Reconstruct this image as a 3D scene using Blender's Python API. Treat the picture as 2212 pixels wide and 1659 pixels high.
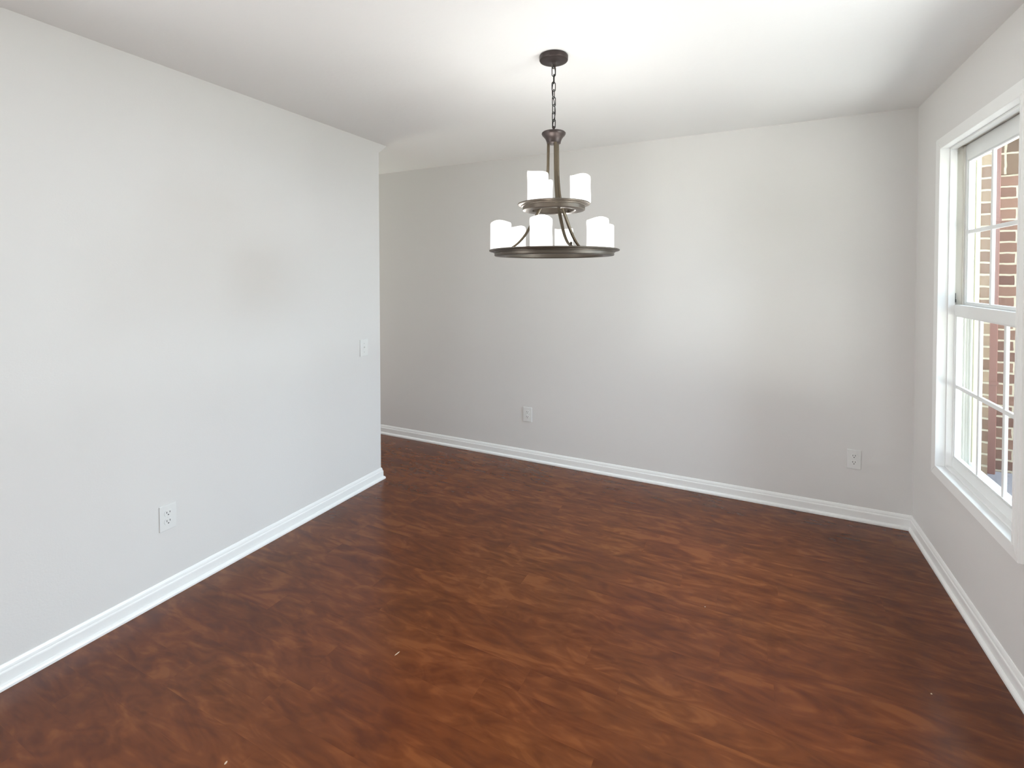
import bpy, bmesh, math, random
from mathutils import Vector, Matrix
S = bpy.context.scene
C = S.collection
for o in list(bpy.data.objects): bpy.data.objects.remove(o)
R = math.radians

# ---------------------------------------------------------------- measurements
CAM_H = 1.4742; CEIL = 2.44
XL, XR, YB, YE = -2.3974, 0.8690, 3.5016, 2.700      # left wall, right wall, back wall, end of left wall
YF = -3.4                                            # wall behind the camera
XH = -5.2                                            # end of the side passage
XOUT = 1.000                                         # outer face of right wall

# ---------------------------------------------------------------- camera
cam = bpy.data.cameras.new('camera'); camo = bpy.data.objects.new('camera', cam); C.objects.link(camo)
cam.sensor_width = 36; cam.lens = 36*1036.09/2212; cam.shift_y = -(829.5-619.9)/2212
cam.clip_start = 0.02; cam.clip_end = 300
yaw, pit, rol = R(26.171), R(1.1751), R(-0.0979)
Fv = Vector((-math.sin(yaw), math.cos(yaw), 0)); Rv = Vector((math.cos(yaw), math.sin(yaw), 0)); Uv = Vector((0, 0, 1))
F2 = Fv*math.cos(pit)-Uv*math.sin(pit); U2 = Uv*math.cos(pit)+Fv*math.sin(pit)
R3 = Rv*math.cos(rol)+U2*math.sin(rol); U3 = U2*math.cos(rol)-Rv*math.sin(rol)
M = Matrix((R3, U3, -F2)).transposed().to_4x4(); M.translation = (0, 0, CAM_H)
camo.matrix_world = M
S.camera = camo

# ---------------------------------------------------------------- world, daylight, exposure
S.view_settings.view_transform = 'Standard'; S.view_settings.look = 'None'
S.view_settings.exposure = 0.13; S.view_settings.gamma = 1.0; S.view_settings.use_curve_mapping = False
w = bpy.data.worlds.new('world'); S.world = w; w.use_nodes = True
nt = w.node_tree; nt.nodes.clear()
sky = nt.nodes.new('ShaderNodeTexSky'); sky.sky_type = 'NISHITA'; sky.sun_disc = False
sky.sun_elevation = R(48); sky.sun_rotation = R(200); sky.air_density = 1.2; sky.dust_density = 3.0
bg = nt.nodes.new('ShaderNodeBackground'); bg.inputs['Strength'].default_value = 3.0
wo = nt.nodes.new('ShaderNodeOutputWorld')
nt.links.new(sky.outputs[0], bg.inputs[0]); nt.links.new(bg.outputs[0], wo.inputs[0])

def area(name, loc, direction, sx, sy, power, col, spread=180):
    l = bpy.data.lights.new(name, 'AREA'); l.shape = 'RECTANGLE'; l.size = sx; l.size_y = sy
    l.energy = power; l.color = col; l.spread = R(spread)
    o = bpy.data.objects.new(name, l); C.objects.link(o); o.location = loc
    o.rotation_euler = Vector(direction).to_track_quat('-Z', 'Y').to_euler()
    return o
# daylight entering by the windows: side window beside the camera, picture window behind it, the sun on the paving outside, and added fill lamps
K_SIDE, K_REAR, K_SUN, K_LAMP, K_SKY, K_LEFT, K_HALL, K_YARD = 0.50, 0.02, 3.2, 0.20, 0.05, 0.72, 0.52, 1.25
bg.inputs['Strength'].default_value = 3.0*K_SKY
area('daylight_side_window', (1.12, 1.58, 1.32), (-1, 0, 0), 0.75, 1.5, 60*K_SIDE, (0.95, 0.98, 1.0))
area('daylight_rear_window', (0.28, YF-0.30, 1.25), (0, 1, 0.0), 0.55, 1.6, 150*K_REAR, (0.90, 0.95, 1.0))
area('added_patch_light', (0.53, -10.5, -0.05), (-0.02, 1, 0.15), 0.28, 0.5, 11, (1.0, 0.98, 0.94), 50)    # added low lamp through the rear window, for the pale patch on the back wall
sl = bpy.data.lights.new('sun', 'SUN'); sl.energy = 8*K_SUN; sl.angle = R(1.0); sl.color = (1.0, 1.0, 0.99)
so = bpy.data.objects.new('sun', sl); C.objects.link(so)      # high, from behind the house: lights the concrete outside, not the room
so.rotation_euler = Vector((0.42, -0.10, -1.0)).to_track_quat('-Z', 'Y').to_euler()
area('added_fill_left', (XL-0.30, -0.75, 1.35), (1, 0, 0.0), 1.5, 1.5, 100*K_LEFT, (0.96, 0.98, 1.0))  # added fill lamp, out of view, lifts the right wall and ceiling
area('added_fill_hall', (XH-0.25, 3.10, 1.15), (1, 0, 0.0), 0.6, 1.9, 40*K_HALL, (1.0, 0.99, 0.96))  # added fill lamp in the passage, lifts the left part of the back wall
area('added_sky_panel', (3.3, 2.75, 2.5), (-1, -0.04, -0.38), 2.1, 2.0, 300*K_YARD, (0.70, 0.85, 1.0))  # added panel outside standing in for sky light, brightens the left wall
BULB_W = 3.0*K_LAMP

# ---------------------------------------------------------------- materials
def lin(r, g, b):
    f = lambda c: ((c/255+0.055)/1.055)**2.4 if c/255 > 0.04045 else c/255/12.92
    return (f(r), f(g), f(b), 1)
def mat(name, col, rough=0.5, metal=0.0, spec=0.5, coat=0.0):
    m = bpy.data.materials.new(name); m.use_nodes = True
    b = m.node_tree.nodes['Principled BSDF']
    b.inputs['Base Color'].default_value = col; b.inputs['Roughness'].default_value = rough
    b.inputs['Metallic'].default_value = metal; b.inputs['Specular IOR Level'].default_value = spec
    b.inputs['Coat Weight'].default_value = coat
    return m
def N(m, t, **kw):
    n = m.node_tree.nodes.new(t)
    for k, v in kw.items(): setattr(n, k, v)
    return n
def L(m, a, b): m.node_tree.links.new(a, b)
def texture_paint(m, scale, bump, col_var=0.02, detail=4):
    """fine roller / spray texture and a trace of tonal variation"""
    b = m.node_tree.nodes['Principled BSDF']
    tc = N(m, 'ShaderNodeTexCoord')
    n = N(m, 'ShaderNodeTexNoise'); n.inputs['Scale'].default_value = scale; n.inputs['Detail'].default_value = detail
    L(m, tc.outputs['Object'], n.inputs['Vector'])
    if bump > 0:
        bp = N(m, 'ShaderNodeBump'); bp.inputs['Strength'].default_value = bump; bp.inputs['Distance'].default_value = 0.003
        L(m, n.outputs['Fac'], bp.inputs['Height']); L(m, bp.outputs[0], b.inputs['Normal'])
    n2 = N(m, 'ShaderNodeTexNoise'); n2.inputs['Scale'].default_value = 1.3; n2.inputs['Detail'].default_value = 2
    L(m, tc.outputs['Object'], n2.inputs['Vector'])
    mx = N(m, 'ShaderNodeMix', data_type='RGBA')
    c = b.inputs['Base Color'].default_value
    mx.inputs[6].default_value = [max(0, x*(1-col_var)) for x in c[:3]]+[1]
    mx.inputs[7].default_value = [min(1, x*(1+col_var)) for x in c[:3]]+[1]
    L(m, n2.outputs['Fac'], mx.inputs[0]); L(m, mx.outputs[2], b.inputs['Base Color'])

M_wall = mat('wall_paint', (0.758, 0.742, 0.732, 1), 0.55, spec=0.35); texture_paint(M_wall, 160, 0.10, 0.012)
M_ceil = mat('ceiling_paint', (0.885, 0.887, 0.887, 1), 0.8, spec=0.2); texture_paint(M_ceil, 34, 0.30, 0.012, 6)
M_trim = mat('trim_paint', (0.91, 0.91, 0.905, 1), 0.32, spec=0.5); texture_paint(M_trim, 300, 0.0, 0.004)
M_vinyl = mat('window_vinyl', (0.86, 0.87, 0.87, 1), 0.35); texture_paint(M_vinyl, 90, 0.0, 0.006)
M_frame = mat('outer_frame_vinyl', (0.82, 0.80, 0.74, 1), 0.5); texture_paint(M_frame, 90, 0.0, 0.01)
M_plate = mat('plate_plastic', (0.80, 0.80, 0.79, 1), 0.3); texture_paint(M_plate, 90, 0.01, 0.01)
M_slot = mat('slot_dark', (0.03, 0.03, 0.03, 1), 0.6)
M_screw = mat('screw_metal', (0.6, 0.6, 0.58, 1), 0.35, 0.8)
M_bronze = mat('oil_rubbed_bronze', (0.098, 0.080, 0.064, 1), 0.40, 0.55); texture_paint(M_bronze, 220, 0.05, 0.15)
M_dark = mat('dark_bronze_cup', (0.055, 0.042, 0.040, 1), 0.38, 0.6); texture_paint(M_dark, 220, 0.05, 0.1)
M_chain = mat('dark_chain_metal', (0.02, 0.018, 0.018, 1), 0.5, 0.4); texture_paint(M_chain, 220, 0.05, 0.1)
M_rod = mat('brushed_bronze_rods', (0.105, 0.082, 0.055, 1), 0.40, 0.6); texture_paint(M_rod, 220, 0.05, 0.15)
M_latch = mat('dark_latch', (0.06, 0.06, 0.06, 1), 0.5)
M_pipe = mat('red_brown_pipe', lin(112, 72, 62), 0.45); texture_paint(M_pipe, 40, 0.05, 0.05)
M_cream = mat('cream_trim', lin(225, 217, 188), 0.5); texture_paint(M_cream, 60, 0.04, 0.02)
M_chip = mat('pale_debris', lin(205, 180, 150), 0.7); texture_paint(M_chip, 300, 0.2, 0.1)
M_gravel = mat('grey_ground', lin(118, 114, 118), 0.9); texture_paint(M_gravel, 25, 0.8, 0.2)
M_conc = mat('pale_concrete', (0.62, 0.60, 0.56, 1), 0.9); texture_paint(M_conc, 30, 0.4, 0.08)
M_ground = mat('outdoor_grass', lin(95, 112, 70), 0.95); texture_paint(M_ground, 12, 0.6, 0.25)

# glass pane: clear with a faint mirror sheen at grazing angles
M_glass = bpy.data.materials.new('window_glass'); M_glass.use_nodes = True
g = M_glass.node_tree; g.nodes.clear()
tr = g.nodes.new('ShaderNodeBsdfTransparent'); tr.inputs[0].default_value = (0.95, 0.97, 0.96, 1)
gl = g.nodes.new('ShaderNodeBsdfGlossy'); gl.inputs['Roughness'].default_value = 0.02
lw = g.nodes.new('ShaderNodeLayerWeight'); lw.inputs[0].default_value = 0.5
pw = g.nodes.new('ShaderNodeMath'); pw.operation = 'POWER'; pw.inputs[1].default_value = 5; g.links.new(lw.outputs['Facing'], pw.inputs[0])
fr = g.nodes.new('ShaderNodeMath'); fr.operation = 'MULTIPLY_ADD'; fr.inputs[1].default_value = 0.5; fr.inputs[2].default_value = 0.03; g.links.new(pw.outputs[0], fr.inputs[0])
mxs = g.nodes.new('ShaderNodeMixShader'); out = g.nodes.new('ShaderNodeOutputMaterial')
g.links.new(fr.outputs[0], mxs.inputs[0]); g.links.new(tr.outputs[0], mxs.inputs[1]); g.links.new(gl.outputs[0], mxs.inputs[2]); g.links.new(mxs.outputs[0], out.inputs[0])

# lit frosted glass of the candle shades
M_shade = bpy.data.materials.new('lit_frosted_glass'); M_shade.use_nodes = True
b = M_shade.node_tree.nodes['Principled BSDF']
b.inputs['Base Color'].default_value = (0.9, 0.88, 0.84, 1); b.inputs['Roughness'].default_value = 0.5
b.inputs['Emission Color'].default_value = (1.0, 0.985, 0.95, 1); b.inputs['Emission Strength'].default_value = 1.35
M_bulb = bpy.data.materials.new('bulb_glow'); M_bulb.use_nodes = True
b = M_bulb.node_tree.nodes['Principled BSDF']
b.inputs['Emission Color'].default_value = (1.0, 0.98, 0.95, 1); b.inputs['Emission Strength'].default_value = 3.0

def floor_material():
    m = mat('cherry_stained_planks', (0.2, 0.08, 0.04, 1), 0.3, spec=0.37)
    b = m.node_tree.nodes['Principled BSDF']
    tc = N(m, 'ShaderNodeTexCoord')
    sxyz = N(m, 'ShaderNodeSeparateXYZ'); L(m, tc.outputs['Object'], sxyz.inputs[0])
    ROW = 0.108
    dv = N(m, 'ShaderNodeMath', operation='DIVIDE'); dv.inputs[1].default_value = ROW; L(m, sxyz.outputs[1], dv.inputs[0])
    fl = N(m, 'ShaderNodeMath', operation='FLOOR'); L(m, dv.outputs[0], fl.inputs[0])
    wn = N(m, 'ShaderNodeTexWhiteNoise', noise_dimensions='1D'); L(m, fl.outputs[0], wn.inputs['W'])
    sh = N(m, 'ShaderNodeMath', operation='MULTIPLY_ADD'); sh.inputs[1].default_value = 3.7; L(m, wn.outputs['Value'], sh.inputs[0]); L(m, sxyz.outputs[0], sh.inputs[2])
    cv = N(m, 'ShaderNodeCombineXYZ'); L(m, sh.outputs[0], cv.inputs[0]); L(m, sxyz.outputs[1], cv.inputs[1])
    br = N(m, 'ShaderNodeTexBrick'); br.offset = 0.0        # every row of boards starts at a place of its own
    br.inputs['Scale'].default_value = 1.0; br.inputs['Brick Width'].default_value = 1.05; br.inputs['Row Height'].default_value = ROW
    br.inputs['Mortar Size'].default_value = 0.0006; br.inputs['Mortar Smooth'].default_value = 0.6; br.inputs['Bias'].default_value = 0
    br.inputs['Color1'].default_value = (0, 0, 0, 1); br.inputs['Color2'].default_value = (1, 1, 1, 1); br.inputs['Mortar'].default_value = (0.2, 0.2, 0.2, 1)
    L(m, cv.outputs[0], br.inputs['Vector'])
    # per plank shift of the grain pattern
    sep = N(m, 'ShaderNodeSeparateColor'); L(m, br.outputs['Color'], sep.inputs[0])
    mul = N(m, 'ShaderNodeMath', operation='MULTIPLY'); mul.inputs[1].default_value = 0.30; L(m, sep.outputs[0], mul.inputs[0])
    cmb = N(m, 'ShaderNodeCombineXYZ'); L(m, mul.outputs[0], cmb.inputs[2])
    add = N(m, 'ShaderNodeVectorMath', operation='ADD'); L(m, tc.outputs['Object'], add.inputs[0]); L(m, cmb.outputs[0], add.inputs[1])
    def noise(scale, sx, sy, det, dist, rough=0.55):
        mp = N(m, 'ShaderNodeMapping'); mp.inputs['Scale'].default_value = (sx, sy, 1); L(m, add.outputs[0], mp.inputs[0])
        n = N(m, 'ShaderNodeTexNoise'); n.inputs['Scale'].default_value = scale; n.inputs['Detail'].default_value = det
        n.inputs['Distortion'].default_value = dist; n.inputs['Roughness'].default_value = rough
        L(m, mp.outputs[0], n.inputs['Vector']); return n.outputs['Fac']
    blotch = noise(4.6, 0.50, 1.6, 3, 1.6)       # soft cloudy figure, drawn out along the boards
    figure = noise(9, 0.55, 1.5, 2, 1.8, 0.5)
    grain = noise(70, 0.10, 2.2, 4, 0.2)
    def madd(a, k, c):
        x = N(m, 'ShaderNodeMath', operation='MULTIPLY_ADD'); L(m, a, x.inputs[0]); x.inputs[1].default_value = k
        if isinstance(c, float): x.inputs[2].default_value = c
        else: L(m, c, x.inputs[2])
        return x.outputs[0]
    s = madd(blotch, 1.2, -0.62); s = madd(figure, 0.95, s); s = madd(grain, 0.06, s); s = madd(sep.outputs[0], 0.10, s)
    rp = N(m, 'ShaderNodeValToRGB'); cr = rp.color_ramp
    cr.elements[0].position = 0.20; cr.elements[0].color = lin(84, 37, 12)
    cr.elements[1].position = 0.80; cr.elements[1].color = lin(120, 64, 28)
    e = cr.elements.new(0.40); e.color = lin(92, 42, 14)
    e = cr.elements.new(0.60); e.color = lin(103, 50, 19)
    L(m, s, rp.inputs[0])
    # slight hue drift between reddish and golden boards
    big = noise(1.1, 1, 1, 2, 0.3)
    hs = N(m, 'ShaderNodeHueSaturation'); L(m, rp.outputs[0], hs.inputs['Color'])
    L(m, madd(big, 0.016, 0.494), hs.inputs['Hue'])
    L(m, hs.outputs[0], b.inputs['Base Color'])
    b.inputs['Roughness'].default_value = 0.23
    return m
M_floor = floor_material()

def brick_material(name, rot=0, row=0.0677, wid=0.203, c1=(150, 98, 82), c2=(176, 140, 118), off=0.5):
    m = mat(name, (0.3, 0.15, 0.1, 1), 0.85, spec=0.2); b = m.node_tree.nodes['Principled BSDF']
    tc = N(m, 'ShaderNodeTexCoord'); sx = N(m, 'ShaderNodeSeparateXYZ'); L(m, tc.outputs['Object'], sx.inputs[0])
    cm = N(m, 'ShaderNodeCombineXYZ')
    if rot: L(m, sx.outputs[2], cm.inputs[0]); L(m, sx.outputs[0], cm.inputs[1])
    else:
        ad = N(m, 'ShaderNodeMath', operation='ADD'); L(m, sx.outputs[0], ad.inputs[0]); L(m, sx.outputs[1], ad.inputs[1])
        L(m, ad.outputs[0], cm.inputs[0]); L(m, sx.outputs[2], cm.inputs[1])
    dn = N(m, 'ShaderNodeTexNoise'); dn.inputs['Scale'].default_value = 22; L(m, tc.outputs['Object'], dn.inputs['Vector'])
    vs = N(m, 'ShaderNodeVectorMath', operation='SCALE'); vs.inputs['Scale'].default_value = 0.012; L(m, dn.outputs['Color'], vs.inputs[0])
    va = N(m, 'ShaderNodeVectorMath', operation='ADD'); L(m, cm.outputs[0], va.inputs[0]); L(m, vs.outputs[0], va.inputs[1])
    br = N(m, 'ShaderNodeTexBrick'); br.offset = off
    br.inputs['Scale'].default_value = 1; br.inputs['Brick Width'].default_value = wid; br.inputs['Row Height'].default_value = row
    br.inputs['Mortar Size'].default_value = 0.0065; br.inputs['Mortar Smooth'].default_value = 0.25
    br.inputs['Color1'].default_value = lin(*c1); br.inputs['Color2'].default_value = lin(*c2); br.inputs['Mortar'].default_value = lin(178, 166, 144)
    L(m, va.outputs[0], br.inputs['Vector'])
    n = N(m, 'ShaderNodeTexNoise'); n.inputs['Scale'].default_value = 30; n.inputs['Detail'].default_value = 5; L(m, tc.outputs['Object'], n.inputs['Vector'])
    mx = N(m, 'ShaderNodeMix', data_type='RGBA', blend_type='MULTIPLY'); mx.inputs[0].default_value = 0.35
    L(m, br.outputs['Color'], mx.inputs[6]); L(m, n.outputs['Fac'], mx.inputs[7])
    L(m, mx.outputs[2], b.inputs['Base Color'])
    bp = N(m, 'ShaderNodeBump'); bp.inputs['Strength'].default_value = 0.6; bp.inputs['Distance'].default_value = 0.008; bp.invert = True
    L(m, br.outputs['Fac'], bp.inputs['Height']); L(m, bp.outputs[0], b.inputs['Normal'])
    return m
M_brick = brick_material('red_brick', c1=(96, 66, 56), c2=(128, 96, 80))
M_brick_pale = brick_material('pale_pink_brick', c1=(112, 84, 68), c2=(150, 128, 104))
M_soldier = brick_material('soldier_brick', rot=1, c1=(92, 72, 58), c2=(124, 100, 80), off=0.0)

# ---------------------------------------------------------------- mesh helpers
def bx(bm, x0, x1, y0, y1, z0, z1, bev=0.0):
    t = bmesh.new(); bmesh.ops.create_cube(t, size=1)
    for v in t.verts: v.co = Vector((x0+(v.co.x+.5)*(x1-x0), y0+(v.co.y+.5)*(y1-y0), z0+(v.co.z+.5)*(z1-z0)))
    if bev: bmesh.ops.bevel(t, geom=t.edges[:], offset=bev, segments=2, affect='EDGES', profile=0.6)
    me = bpy.data.meshes.new('t'); t.to_mesh(me); t.free(); bm.from_mesh(me); bpy.data.meshes.remove(me)
    return bm
def B(*a, **k): return bx(bmesh.new(), *a, **k)
def obj(name, bm, m, parent=None, origin=(0, 0, 0), smooth=False, kind=None, label=None):
    for v in bm.verts: v.co -= Vector(origin)
    bmesh.ops.recalc_face_normals(bm, faces=bm.faces[:])
    me = bpy.data.meshes.new(name); bm.to_mesh(me); bm.free()
    me.materials.append(m)
    if smooth:
        for p in me.polygons: p.use_smooth = True
        if smooth == 'auto': me.set_sharp_from_angle(angle=R(35))
    o = bpy.data.objects.new(name, me); C.objects.link(o)
    if parent: o.parent = parent
    else: o.location = origin
    if kind: o['kind'] = kind
    if label: o['label'] = label
    return o
def struct(name, bm, m, origin=(0, 0, 0), **k): return obj(name, bm, m, None, origin, kind='structure', **k)
def thing(name, label=None, cat=None, loc=(0, 0, 0), rotz=0, group=None, kind=None):
    o = bpy.data.objects.new(name, None); C.objects.link(o); o.empty_display_size = 0.05
    o.location = loc; o.rotation_euler = (0, 0, rotz)
    if label: o['label'] = label
    if cat: o['category'] = cat
    if group: o['group'] = group
    if kind: o['kind'] = kind
    return o
def lathe(bm, prof, seg=64, c=(0, 0, 0)):
    rings = []
    for r, z in prof:
        if r < 1e-6: rings.append([bm.verts.new((c[0], c[1], c[2]+z))])
        else: rings.append([bm.verts.new((c[0]+r*math.cos(2*math.pi*i/seg), c[1]+r*math.sin(2*math.pi*i/seg), c[2]+z)) for i in range(seg)])
    for a, b in zip(rings, rings[1:]):
        for i in range(seg):
            j = (i+1) % seg
            if len(a) == 1 and len(b) == 1: continue
            if len(a) == 1: bm.faces.new((a[0], b[i], b[j]))
            elif len(b) == 1: bm.faces.new((a[i], a[j], b[0]))
            else: bm.faces.new((a[i], a[j], b[j], b[i]))
    return bm
def smooth_path(pts, n=8):
    P = [Vector(p) for p in pts]; P = [2*P[0]-P[1]]+P+[2*P[-1]-P[-2]]; out = []
    for i in range(1, len(P)-2):
        for k in range(n):
            t = k/n; a, b, c, d = P[i-1:i+3]
            out.append(0.5*((2*b)+(c-a)*t+(2*a-5*b+4*c-d)*t*t+(3*b-a-3*c+d)*t**3))
    out.append(P[-2]); return out
def sweep(bm, path, sec, side, closed=False, taper=None):
    """sweep a closed 2D section (a along side, b along the other normal) along a path"""
    n = len(path); rings = []
    for i, p in enumerate(path):
        a = path[(i-1) % n] if (closed or i > 0) else p; c = path[(i+1) % n] if (closed or i < n-1) else p
        t = (c-a).normalized(); s = (side-t*side.dot(t)).normalized(); q = t.cross(s)
        k_ = taper(i/(n-1)) if taper else 1.0
        rings.append([bm.verts.new(p+s*u*k_+q*v*k_) for u, v in sec])
    k = len(sec)
    rng = range(n) if closed else range(n-1)
    for i in rng:
        a, b = rings[i], rings[(i+1) % n]
        for j in range(k): bm.faces.new((a[j], a[(j+1) % k], b[(j+1) % k], b[j]))
    if not closed: bm.faces.new(rings[0]); bm.faces.new(rings[-1])
    return bm
def circ(r, n=10): return [(r*math.cos(2*math.pi*i/n), r*math.sin(2*math.pi*i/n)) for i in range(n)]

def wall_panel(axis, p0, p1, u0, u1, z0, z1, holes=()):
    """wall slab between planes p0,p1 on axis ('x' or 'y') spanning u0..u1 with rectangular openings (ua,ub,za,zb)"""
    bm = bmesh.new()
    us = sorted({u0, u1, *[h[0] for h in holes], *[h[1] for h in holes]}); zs = sorted({z0, z1, *[h[2] for h in holes], *[h[3] for h in holes]})
    solid = lambda i, j: 0 <= i < len(us)-1 and 0 <= j < len(zs)-1 and not any(h[0] <= (us[i]+us[i+1])/2 <= h[1] and h[2] <= (zs[j]+zs[j+1])/2 <= h[3] for h in holes)
    P = lambda p, u, z: (p, u, z) if axis == 'x' else (u, p, z)
    q = lambda *c: bm.faces.new([bm.verts.new(P(*k)) for k in c])
    for i in range(len(us)-1):
        for j in range(len(zs)-1):
            if not solid(i, j): continue
            a, b, c, d = us[i], us[i+1], zs[j], zs[j+1]
            for p in (p0, p1): q((p, a, c), (p, b, c), (p, b, d), (p, a, d))
            if not solid(i-1, j): q((p0, a, c), (p1, a, c), (p1, a, d), (p0, a, d))
            if not solid(i+1, j): q((p0, b, c), (p1, b, c), (p1, b, d), (p0, b, d))
            if not solid(i, j-1): q((p0, a, c), (p1, a, c), (p1, b, c), (p0, b, c))
            if not solid(i, j+1): q((p0, a, d), (p1, a, d), (p1, b, d), (p0, b, d))
    bmesh.ops.remove_doubles(bm, verts=bm.verts[:], dist=1e-5)
    return bm

# ---------------------------------------------------------------- room shell
WY0, WY1, WZ0, WZ1 = 2.270, 3.100, 0.500, 2.130      # rough opening of window_1
DY = -1.13                                           # the next window along the same wall
RX0, RX1 = -0.10, 0.62                                 # unseen window behind the camera, narrowed to bound the added light patch
struct('floor', B(XH-.1, XR+.02, YF-.02, YB+.02, -0.10, 0), M_floor)
struct('ceiling', B(XH-.1, XOUT, YF-.1, YB+.12, CEIL, CEIL+0.10), M_ceil)
struct('wall_right', wall_panel('x', XR, XOUT, YF-.1, YB+.12, -0.1, CEIL, [(WY0, WY1, WZ0, WZ1), (WY0+DY, WY1+DY, WZ0, WZ1)]), M_wall)
struct('wall_back', B(XH-.1, XR, YB, YB+.12, -0.1, CEIL), M_wall)
struct('wall_front', wall_panel('y', YF-.1, YF, XL-.12, XR, -0.1, CEIL, [(RX0, RX1, 0.40, 2.12)]), M_wall)
bm = wall_panel('x', XL-.12, XL, YF, YE, -0.1, CEIL, [(-1.55, 0.05, 0.6, 2.1)])  # unseen opening, added to let the left fill lamp in
# little flared fillet of drywall mud where the wall end meets the ceiling
pts = [(YE, CEIL), (YE+.085, CEIL), (YE+.075, CEIL-.008), (YE+.045, CEIL-.034), (YE, CEIL-.068)]
A = [bm.verts.new((XL, y, z)) for y, z in pts]; D = [bm.verts.new((XL-.12, y, z)) for y, z in pts]
bm.faces.new(A); bm.faces.new(D)
for i in range(5): bm.faces.new((A[i], A[(i+1) % 5], D[(i+1) % 5], D[i]))
struct('wall_left', bm, M_wall)
struct('wall_hall', B(XH, XL-.12, YE-.12, YE, -0.1, CEIL), M_wall)
struct('wall_hall_end', wall_panel('x', XH-.1, XH, YE-.12, YB, -0.1, CEIL, [(2.78, 3.42, 0.1, 2.08)]), M_wall)  # opening added to let the passage fill lamp in

# baseboards with shoe moulding, mitred round the corners
PROF = [(0, 0), (.024, 0), (.024, .009), (.021, .015), (.0165, .0185), (.0125, .020), (.0125, .056), (.0115, .060), (.0085, .063),
        (.0085, .067), (.0070, .074), (.0045, .080), (.0030, .083), (0, .084)]
def baseboard(name, path):
    """path: list of (x,y); the moulding stands to the left of the walking direction"""
    bm = bmesh.new(); rings = []; P = [Vector(p) for p in path]
    for i, p in enumerate(P):
        n1 = n2 = None
        if i > 0: d = (p-P[i-1]).normalized(); n1 = Vector((-d.y, d.x))
        if i < len(P)-1: d = (P[i+1]-p).normalized(); n2 = Vector((-d.y, d.x))
        n1 = n1 or n2; n2 = n2 or n1
        nn = (n1+n2)/(1+n1.dot(n2))
        rings.append([bm.verts.new((p.x+nn.x*a, p.y+nn.y*a, z)) for a, z in PROF])
    k = len(PROF)
    for a, b in zip(rings, rings[1:]):
        for j in range(k): bm.faces.new((a[j], a[(j+1) % k], b[(j+1) % k], b[j]))
    bm.faces.new(rings[0]); bm.faces.new(rings[-1])
    return struct(name, bm, M_trim)
baseboard('baseboard_left', [(XH, YE), (XL, YE), (XL, YF)])
baseboard('baseboard_back', [(XR, YB), (XH, YB)])
baseboard('baseboard_right', [(XR, YF), (XR, YB)])

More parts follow.
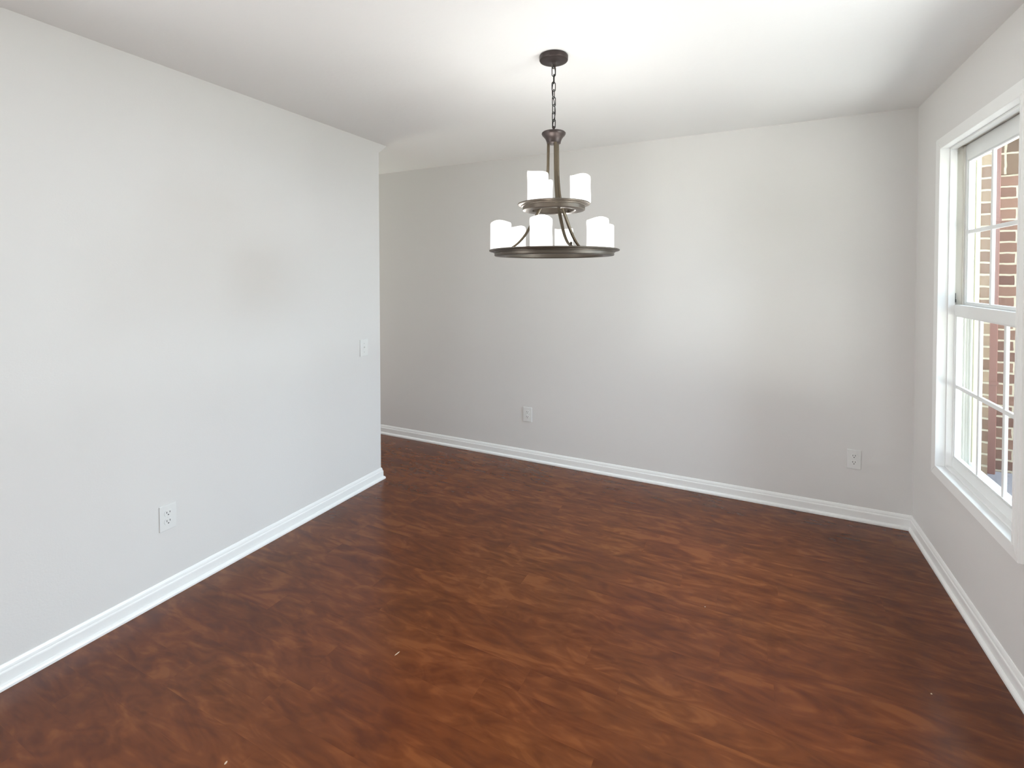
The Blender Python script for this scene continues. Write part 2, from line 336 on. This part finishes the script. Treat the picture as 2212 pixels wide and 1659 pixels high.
# ---------------------------------------------------------------- window_1 (double hung, three by two lights in each sash)
def make_window():
    O = (XR, 2.685, WZ0)
    root = thing('window_1', loc=O, kind='structure')
    y0, y1, z0, z1 = 2.295, 3.075, 0.527, 2.105          # clear opening
    # casing: flat boards with a raised inner bead
    cs = bmesh.new(); xf = XR-.018
    oy0, oy1, oz0, oz1 = 2.256, 3.140, 0.474, 2.160
    def ring(bm, x0, x1, a, b, c, d, A_, B_, C_, D_, bev=0):
        # rectangular ring between outer (a..b, c..d) and inner (A_..B_, C_..D_) with mitred corners
        out = [(a, c), (b, c), (b, d), (a, d)]; inn = [(A_, C_), (B_, C_), (B_, D_), (A_, D_)]
        for k in range(4):
            m_ = (k+1) % 4
            q = [out[k], out[m_], inn[m_], inn[k]]
            t = bmesh.new()
            f1 = [t.verts.new((x0, *p)) for p in q]; f2 = [t.verts.new((x1, *p)) for p in q]
            t.faces.new(f1); t.faces.new(f2)
            for i in range(4): t.faces.new((f1[i], f1[(i+1) % 4], f2[(i+1) % 4], f2[i]))
            if bev: bmesh.ops.bevel(t, geom=t.edges[:], offset=bev, segments=2, affect='EDGES')
            me = bpy.data.meshes.new('t'); t.to_mesh(me); t.free(); bm.from_mesh(me); bpy.data.meshes.remove(me)
    ring(cs, xf, XR, oy0, oy1, oz0, oz1, y0, y1, z0, z1, 0.0012)
    obj('casing', cs, M_trim, root, O)
    jb = bmesh.new()
    ring(jb, xf-.003, .887, y0-.006, y1+.006, z0-.006, z1+.006, y0+.003, y1-.001, z0+.001, z1-.001, 0.001)
    ring(jb, .887, .914, WY0, WY1, WZ0, WZ1, y0+.006, y1-.006, z0+.008, z1-.009, 0.001)
    obj('jamb', jb, M_trim, root, O)
    fr_ = bmesh.new()                                     # vinyl frame with sash tracks
    ring(fr_, .917, XOUT, WY0, WY1, WZ0, WZ1, y0-.006, y1+.010, z0-.002, z1+.006)
    for xa, xb, pr in ((.9415, .9455, .012), (.955, .958, .006), (.9665, .9690, .004), (.9765, .9800, .018)):
        bx(fr_, xa, xb, y1+.008-pr, y1+.012, z0, z1, .0006)
        bx(fr_, xa, xb, y0-.010, y0-.006+pr, z0, z1, .0006)
    bx(fr_, .945, 1.000, WY0, WY1, WZ0, z0+.004, .001)
    bx(fr_, .978, .986, y0, y1, z0+.004, z0+.040, .001)
    obj('track_frame', fr_, M_frame, root, O)
    bm_ = bmesh.new(); ring(bm_, .988, 1.004, WY0, WY1, WZ0, WZ1, y0+.006, y1-.004, z0-.020, z1-.006, 0.001)
    obj('brickmould', bm_, M_cream, root, O)
    def sash(name, xa, xb, ys, gy, zs, gz):
        f = bmesh.new(); ring(f, xa, xb, ys[0], ys[1], zs[0], zs[1], gy[0], gy[1], gz[0], gz[1], 0.0015)
        ring(f, xa+.004, xb-.004, gy[0], gy[1], gz[0], gz[1], gy[0]+.006, gy[1]-.006, gz[0]+.006, gz[1]-.006, 0.001)
        s = obj(name, f, M_vinyl, root, O)
        xm = (xa+xb)/2
        mu = bmesh.new(); zm = (gz[0]+gz[1])/2
        for yy in (2.5725, 2.8110): bx(mu, xm-.006, xm+.006, yy-.009, yy+.009, gz[0], gz[1], .002)
        bx(mu, xm-.0065, xm+.0065, gy[0], gy[1], zm-.009, zm+.009, .002)
        obj('muntin_grid', mu, M_vinyl, s)
        gm = obj('glass_pane', B(xm-.001, xm+.001, gy[0], gy[1], gz[0], gz[1]), M_glass, s)
        for o in s.children:
            for v in o.data.vertices: v.co -= Vector(O)
        return s
    lo = sash('lower_sash', .912, .940, (y0-.005, y1+.004), (2.318, 3.060), (z0+.002, 1.336), (.585, 1.284))
    up = sash('upper_sash', .946, .974, (y0-.005, y1+.009), (2.318, 3.052), (1.290, z1+.004), (1.345, 2.032))
    lk = bmesh.new(); bx(lk, .916, .936, 2.415, 2.475, 1.336, 1.345, .002); bx(lk, .910, .922, 2.425, 2.448, 1.343, 1.352, .003)
    obj('sash_lock', lk, M_vinyl, root, O)
    tl = bmesh.new(); bx(tl, .9145, .9185, y1-.007, y1+.004, 1.346, 1.362, .001); bx(tl, .9145, .9175, y1-.004, y1+.004, 1.362, 1.392, .001)
    obj('balance_shoe', tl, M_latch, root, O, label='small dark plastic shoe in the sash track')
    return root
win = make_window()
def copy_tree(o, parent=None):
    c = o.copy(); C.objects.link(c); c.parent = parent
    for ch in list(o.children): copy_tree(ch, c)
    return c
w2 = copy_tree(win); w2.name = 'window_2'; w2.location.y += DY
w3 = thing('window_3', loc=((RX0+RX1)/2, YF, .40), kind='structure')
f = bmesh.new(); O3 = ((RX0+RX1)/2, YF, .40)
for a in (RX0, RX1-.02): bx(f, a, a+.02, YF-.09, YF-.02, .40, 2.12, .002)
for zz in (.40, 2.08): bx(f, RX0, RX1, YF-.085, YF-.025, zz, zz+.04, .002)
obj('frame', f, M_vinyl, w3, O3)
obj('glass_pane', B(RX0+.01, RX1-.01, YF-.056, YF-.054, .41, 2.11), M_glass, w3, O3)

# ---------------------------------------------------------------- outside the right hand window
struct('wall_exterior_pier', B(1.001, 1.224, 3.60, 3.9995, 0.0, 2.62), M_brick_pale)
struct('wall_exterior_wing', B(1.001, 3.2, 4.00, 4.20, 0.0, 2.100), M_brick)
struct('wall_exterior_soldier_course', B(1.225, 3.2, 3.992, 4.20, 2.100, 2.330), M_soldier)
struct('trim_exterior', B(1.225, 3.2, 3.94, 4.20, 2.330, 2.62, bev=.004), M_cream)
struct('ground_bed', B(1.001, 1.75, 2.2, 3.9995, -0.2, 0.255), M_gravel)
struct('ground_paving', B(1.75, 7.0, -4.0, 3.9995, -0.24, 0.20), M_conc)
struct('ground', B(-25, 25, -25, 25, -0.5, -0.25), M_ground)
dsp = thing('downspout', 'red-brown painted downspout against the brick wall outside the window', 'downspout', (1.345, 3.962, .256))
sec = [(-.026, -.030), (.026, -.030), (.031, -.024), (.031, .024), (.026, .030), (-.026, .030), (-.031, .024), (-.031, -.024)]
b_ = bmesh.new(); sweep(b_, [Vector((0, 0, 0)), Vector((0, 0, 2.05))], sec, Vector((1, 0, 0)))
obj('pipe', b_, M_pipe, dsp)
for z in (.55, 1.55): obj('strap', B(-.036, .036, -.034, .034, z, z+.022, .001), M_pipe, dsp)

# ---------------------------------------------------------------- chandelier
CX, CY = -0.768, 1.980
ch = thing('chandelier', 'dark bronze two-tier ring chandelier with nine lit white candle-shaped glass shades', 'chandelier', (CX, CY, CEIL))
def cz(z): return z-CEIL
b_ = bmesh.new()
lathe(b_, [(0, 0), (.060, 0), (.0622, -.003), (.0622, -.018), (.0605, -.0215), (.056, -.0235), (.040, -.0245), (.012, -.026), (.0075, -.028), (.0075, -.034), (.005, -.038), (0, -.038)])
cano = obj('canopy', b_, M_dark, ch, smooth='auto')
lp = bmesh.new(); sweep(lp, [Vector((0.0085*math.cos(a), 0, -.045+.0095*math.sin(a))) for a in [2*math.pi*i/20 for i in range(20)]], circ(.0022, 8), Vector((0, 1, 0)), True)
obj('canopy_loop', lp, M_bronze, cano, smooth=True)
def link_path(h, wd):
    P = []
    for i in range(24):
        a = 2*math.pi*i/24; x = wd*math.cos(a); z = wd*math.sin(a)+(h-wd if math.sin(a) >= 0 else -(h-wd)); P.append(Vector((x, 0, z)))
    return P
zt, zb, nl = CEIL-.052, 2.128, 8
pitch = (zt-zb)/nl
for i in range(nl):
    b_ = bmesh.new(); sweep(b_, link_path(pitch*.5+.004, .0078), circ(.0019, 8), Vector((0, 1, 0)), True)
    ang = (R(25) if i % 2 == 0 else R(115))+R(7*i)
    jit = .0012*math.sin(i*1.9)
    for v in b_.verts:
        x, y = v.co.x, v.co.y
        v.co = Vector((x*math.cos(ang)-y*math.sin(ang)+jit, x*math.sin(ang)+y*math.cos(ang)-jit, v.co.z+cz(zt-pitch*(i+.5))))
    obj('chain_link', b_, M_chain, ch, smooth=True)
cd = bmesh.new()
sweep(cd, smooth_path([(.0, .0, cz(CEIL-.03))]+[(.006*math.sin(k*1.7), .006*math.cos(k*1.3), cz(CEIL-.03-(.31)*k/7)) for k in range(1, 7)]+[(0, 0, cz(2.10))], 6), circ(.0016, 6), Vector((1, 0, 0)))
obj('supply_wire', cd, M_chain, ch, smooth=True)
b_ = bmesh.new()
lathe(b_, [(0, cz(2.114)), (.008, cz(2.116)), (.0085, cz(2.112)), (.049, cz(2.108)), (.0525, cz(2.104)), (.0525, cz(2.100)), (.049, cz(2.094)), (.043, cz(2.088)), (.037, cz(2.080)), (.033, cz(2.071)), (.031, cz(2.065)), (.0305, cz(2.060)), (.027, cz(2.0585)), (0, cz(2.0585))])
lathe(b_, [(0, cz(2.135)), (.004, cz(2.135)), (.005, cz(2.128)), (.0055, cz(2.112)), (0, cz(2.112))], 20)
bell = obj('holder_cup', b_, M_dark, ch, smooth='auto')
def tray(name, z, ro, rb, rh, drop):
    b_ = bmesh.new()
    lathe(b_, [(rh, cz(z)), (ro-.004, cz(z)), (ro-.001, cz(z-.0015)), (ro, cz(z-.004)), (ro-.001, cz(z-.0065)), (ro-.004, cz(z-.008)), (rb+.006, cz(z-.009)),
               (rb+.005, cz(z-.013)), (rb, cz(z-.0145)), (rb, cz(z-drop+.002)), (rb-.003, cz(z-drop)), (rh+.004, cz(z-drop)), (rh, cz(z-drop+.003)), (rh, cz(z))], 128)
    return obj(name, b_, M_bronze, ch, smooth='auto')
tray('lower_ring_tray', 1.594, .2845, .2610, .213, .028)
tray('upper_ring_tray', 1.797, .1590, .1365, .092, .032)
# azimuths: 0 points from the fixture towards the camera, positive to the viewer's right
base = math.atan2(-CY, -CX)
def az(deg): return base+R(deg)
rnd = random.Random(4)
def shade(r, deg, z0, R0, H, seed):
    a = az(deg); c = Vector((r*math.cos(a), r*math.sin(a), cz(z0)))
    rr = random.Random(seed); ph = [rr.uniform(0, 6.28) for _ in range(4)]
    b_ = bmesh.new(); seg = 48; rings = []
    def top(t): return .0034*math.sin(t+ph[0])+.0026*math.sin(2*t+ph[1])+.0018*math.sin(3*t+ph[2])
    prof = [(R0*.985, 0), (R0, .006), (R0*.992, .3), (R0*.985, .6), (R0*1.0, .85), (R0*1.0, .95), (R0*.975, 1.0), (R0*.93, .99), (R0*.91, .93), (R0*.90, .05)]
    for rad, h in prof:
        ring = []
        for i in range(seg):
            t = 2*math.pi*i/seg; wob = 1+.012*math.sin(3*t+ph[3]+h*4)
            zz = (h*H if h > .01 else h)+top(t)*max(0, min(1, (h-.3)/.65))
            ring.append(b_.verts.new((c.x+rad*wob*math.cos(t), c.y+rad*wob*math.sin(t), c.z+zz)))
        rings.append(ring)
    for p, q in zip(rings, rings[1:]):
        for i in range(seg): b_.faces.new((p[i], p[(i+1) % seg], q[(i+1) % seg], q[i]))
    b_.faces.new(rings[0]); b_.faces.new(rings[-1])
    s = obj('candle_shade', b_, M_shade, ch, smooth=True)
    b2 = bmesh.new()
    lathe(b2, [(0, .012), (.011, .012), (.012, .035), (.016, .048), (.021, .062), (.022, .070), (.018, .080), (.009, .087), (0, .089)], 24, c)
    obj('bulb', b2, M_bulb, s, smooth=True)
    l = bpy.data.lights.new('bulb_light', 'POINT'); l.energy = BULB_W; l.color = (1, .98, .95); l.shadow_soft_size = .03
    lo_ = bpy.data.objects.new('bulb_light', l); C.objects.link(lo_); lo_.parent = ch; lo_.location = c+Vector((0, 0, .098))
k = 0
for d in (-72, -12, 48, 108, 168, 228): shade(.238, d, 1.5945, .0445, .113, 11+k); k += 1
for d in (-35, 85, 205): shade(.116, d, 1.7975, .0445, .115, 31+k); k += 1
for d in (-102, 18, 138):
    a = az(d); P = [(2.062, .0235), (2.00, .0245), (1.94, .026), (1.88, .031), (1.83, .040), (1.785, .058), (1.745, .080), (1.70, .106), (1.66, .132), (1.63, .160), (1.610, .188), (1.600, .214), (1.598, .222)]
    path = smooth_path([(r*math.cos(a), r*math.sin(a), cz(z)) for z, r in P], 5)
    b_ = bmesh.new(); hw, ht = .0066, .0054
    sweep(b_, path, [(-hw, -ht*.6), (-hw*.8, -ht), (hw*.8, -ht), (hw, -ht*.6), (hw, ht*.6), (hw*.8, ht), (-hw*.8, ht), (-hw, ht*.6)], Vector((-math.sin(a), math.cos(a), 0)), taper=lambda t: 1.0 if t < .55 else 1.0-(t-.55)*1.0)
    rd = obj('curved_rod', b_, M_rod, ch, smooth='auto')
    nb = bmesh.new()
    lathe(nb, [(0, 0), (.0075, 0), (.0075, .005), (.004, .007), (.0045, .011), (.006, .014), (.004, .019), (0, .020)], 16, (.222*math.cos(a), .222*math.sin(a), cz(1.5945)))
    obj('finial_nut', nb, M_bronze, rd, smooth='auto')
    # screw where the rod crosses the upper tray
    sc = bmesh.new(); lathe(sc, [(0, -.006), (.005, -.006), (.005, .004), (.003, .008), (0, .009)], 14, (.088*math.cos(a), .088*math.sin(a), cz(1.770)))
    obj('screw_knob', sc, M_bronze, rd, smooth='auto')

# ---------------------------------------------------------------- wall plates (local: x along wall, -y out of the wall)
def rounded_plate(w_, h_, d, rad=.004):
    return B(-w_/2, w_/2, -d, 0, -h_/2, h_/2, bev=.0022)
def cyl_y(bm, x, z, r, y0, y1, seg=20, sx=1.0):
    a = [bm.verts.new((x+sx*r*math.cos(2*math.pi*i/seg), y0, z+r*math.sin(2*math.pi*i/seg))) for i in range(seg)]
    b2 = [bm.verts.new((x+sx*r*math.cos(2*math.pi*i/seg), y1, z+r*math.sin(2*math.pi*i/seg))) for i in range(seg)]
    bm.faces.new(a); bm.faces.new(b2)
    for i in range(seg): bm.faces.new((a[i], a[(i+1) % seg], b2[(i+1) % seg], b2[i]))
def outlet(label, loc, rot, wd=.072):
    t = thing('wall_outlet', label, 'outlet', loc, rot)
    obj('cover_plate', rounded_plate(wd, .116, .006), M_plate, t)
    for s in (1, -1):
        b_ = bmesh.new(); zc = s*.0195
        # receptacle face: a disc with flattened top and bottom
        n = 28; ring = [(.0172*math.cos(2*math.pi*i/n), max(-.0135, min(.0135, .0172*math.sin(2*math.pi*i/n)))) for i in range(n)]
        a = [b_.verts.new((x, -.0058, zc+z)) for x, z in ring]; q = [b_.verts.new((x*.97, -.0078, zc+z*.97)) for x, z in ring]
        b_.faces.new(a); b_.faces.new(q)
        for i in range(n): b_.faces.new((a[i], a[(i+1) % n], q[(i+1) % n], q[i]))
        rc = obj('receptacle', b_, M_plate, t)
        sl = bmesh.new()
        bx(sl, -.0078, -.0054, -.0081, -.006, zc-.0005, zc+.0085); bx(sl, .0054, .0078, -.0081, -.006, zc+.0008, zc+.0085)
        cyl_y(sl, 0, zc-.0070, .0027, -.0081, -.006, 14)
        obj('slots', sl, M_slot, rc)
    sb = bmesh.new(); cyl_y(sb, 0, 0, .0030, -.0070, -.0055, 14); obj('screw', sb, M_plate, t)
outlet('white duplex outlet low on the bright left wall', (XL, 1.266, .370), R(90))
outlet('white duplex outlet low on the far wall beneath the chandelier', (-1.581, YB, .370), 0, .076)
outlet('white duplex outlet low on the far wall near the window corner', (.585, YB, .368), 0, .070)
t = thing('light_switch', 'white toggle light switch near the end of the left wall', 'light switch', (XL, 2.533, .985), R(90))
obj('cover_plate', rounded_plate(.074, .116, .006), M_plate, t)
b_ = bmesh.new(); bx(b_, -.0052, .0052, -.0068, -.005, -.0125, .0125, .0008); cl = obj('toggle_collar', b_, M_plate, t)
b_ = bmesh.new(); bx(b_, -.0038, .0038, -.0165, -.006, .000, .0075, .001); obj('toggle', b_, M_plate, t)
for s in (1, -1):
    sb = bmesh.new(); cyl_y(sb, 0, s*.030, .0030, -.0070, -.0055, 14); obj('screw', sb, M_screw, t)

# ---------------------------------------------------------------- bits of debris left on the floor
def sliver(name, label, cat, x, y, ln, wd, rot, hh=.0012):
    b_ = bmesh.new()
    P = [(-ln/2, 0), (-ln*.2, -wd/2), (ln*.25, -wd*.4), (ln/2, wd*.1), (ln*.2, wd/2), (-ln*.3, wd*.35)]
    a = [b_.verts.new((p[0], p[1], 0)) for p in P]; q = [b_.verts.new((p[0]*.9, p[1]*.9, hh)) for p in P]
    b_.faces.new(a); b_.faces.new(q)
    for i in range(6): b_.faces.new((a[i], a[(i+1) % 6], q[(i+1) % 6], q[i]))
    o = obj(name, b_, M_chip, None); o.location = (x, y, 0.0001); o.rotation_euler = (0, 0, rot)
    o['label'] = label; o['category'] = cat
exec_points = [
 ('wood_splinter', 'thin pale wood splinter lying on the brown floor mid-room', 'splinter', (858, 1412), .026, .0035, R(78)),
 ('paint_chip', 'tiny white paint chip alone in the middle of the open floor, right of centre', 'chip', (1523, 1311), .0045, .004, .3),
 ('paint_chip', 'small pale paint chip on the dark floor near the right baseboard', 'chip', (2012, 1499), .007, .0055, .9),
 ('wood_splinter', 'short pale wood sliver on the floor at the near left', 'splinter', (488, 1648), .012, .006, R(100)),
]
for nm, lb, ct, (px, py), ln, wd, rt in exec_points:
    d = F2+R3*((px-1106)/1036.09)-U3*((py-619.9)/1036.09); k_ = -CAM_H/d.z
    sliver(nm, lb, ct, d.x*k_, d.y*k_, ln, wd, rt)
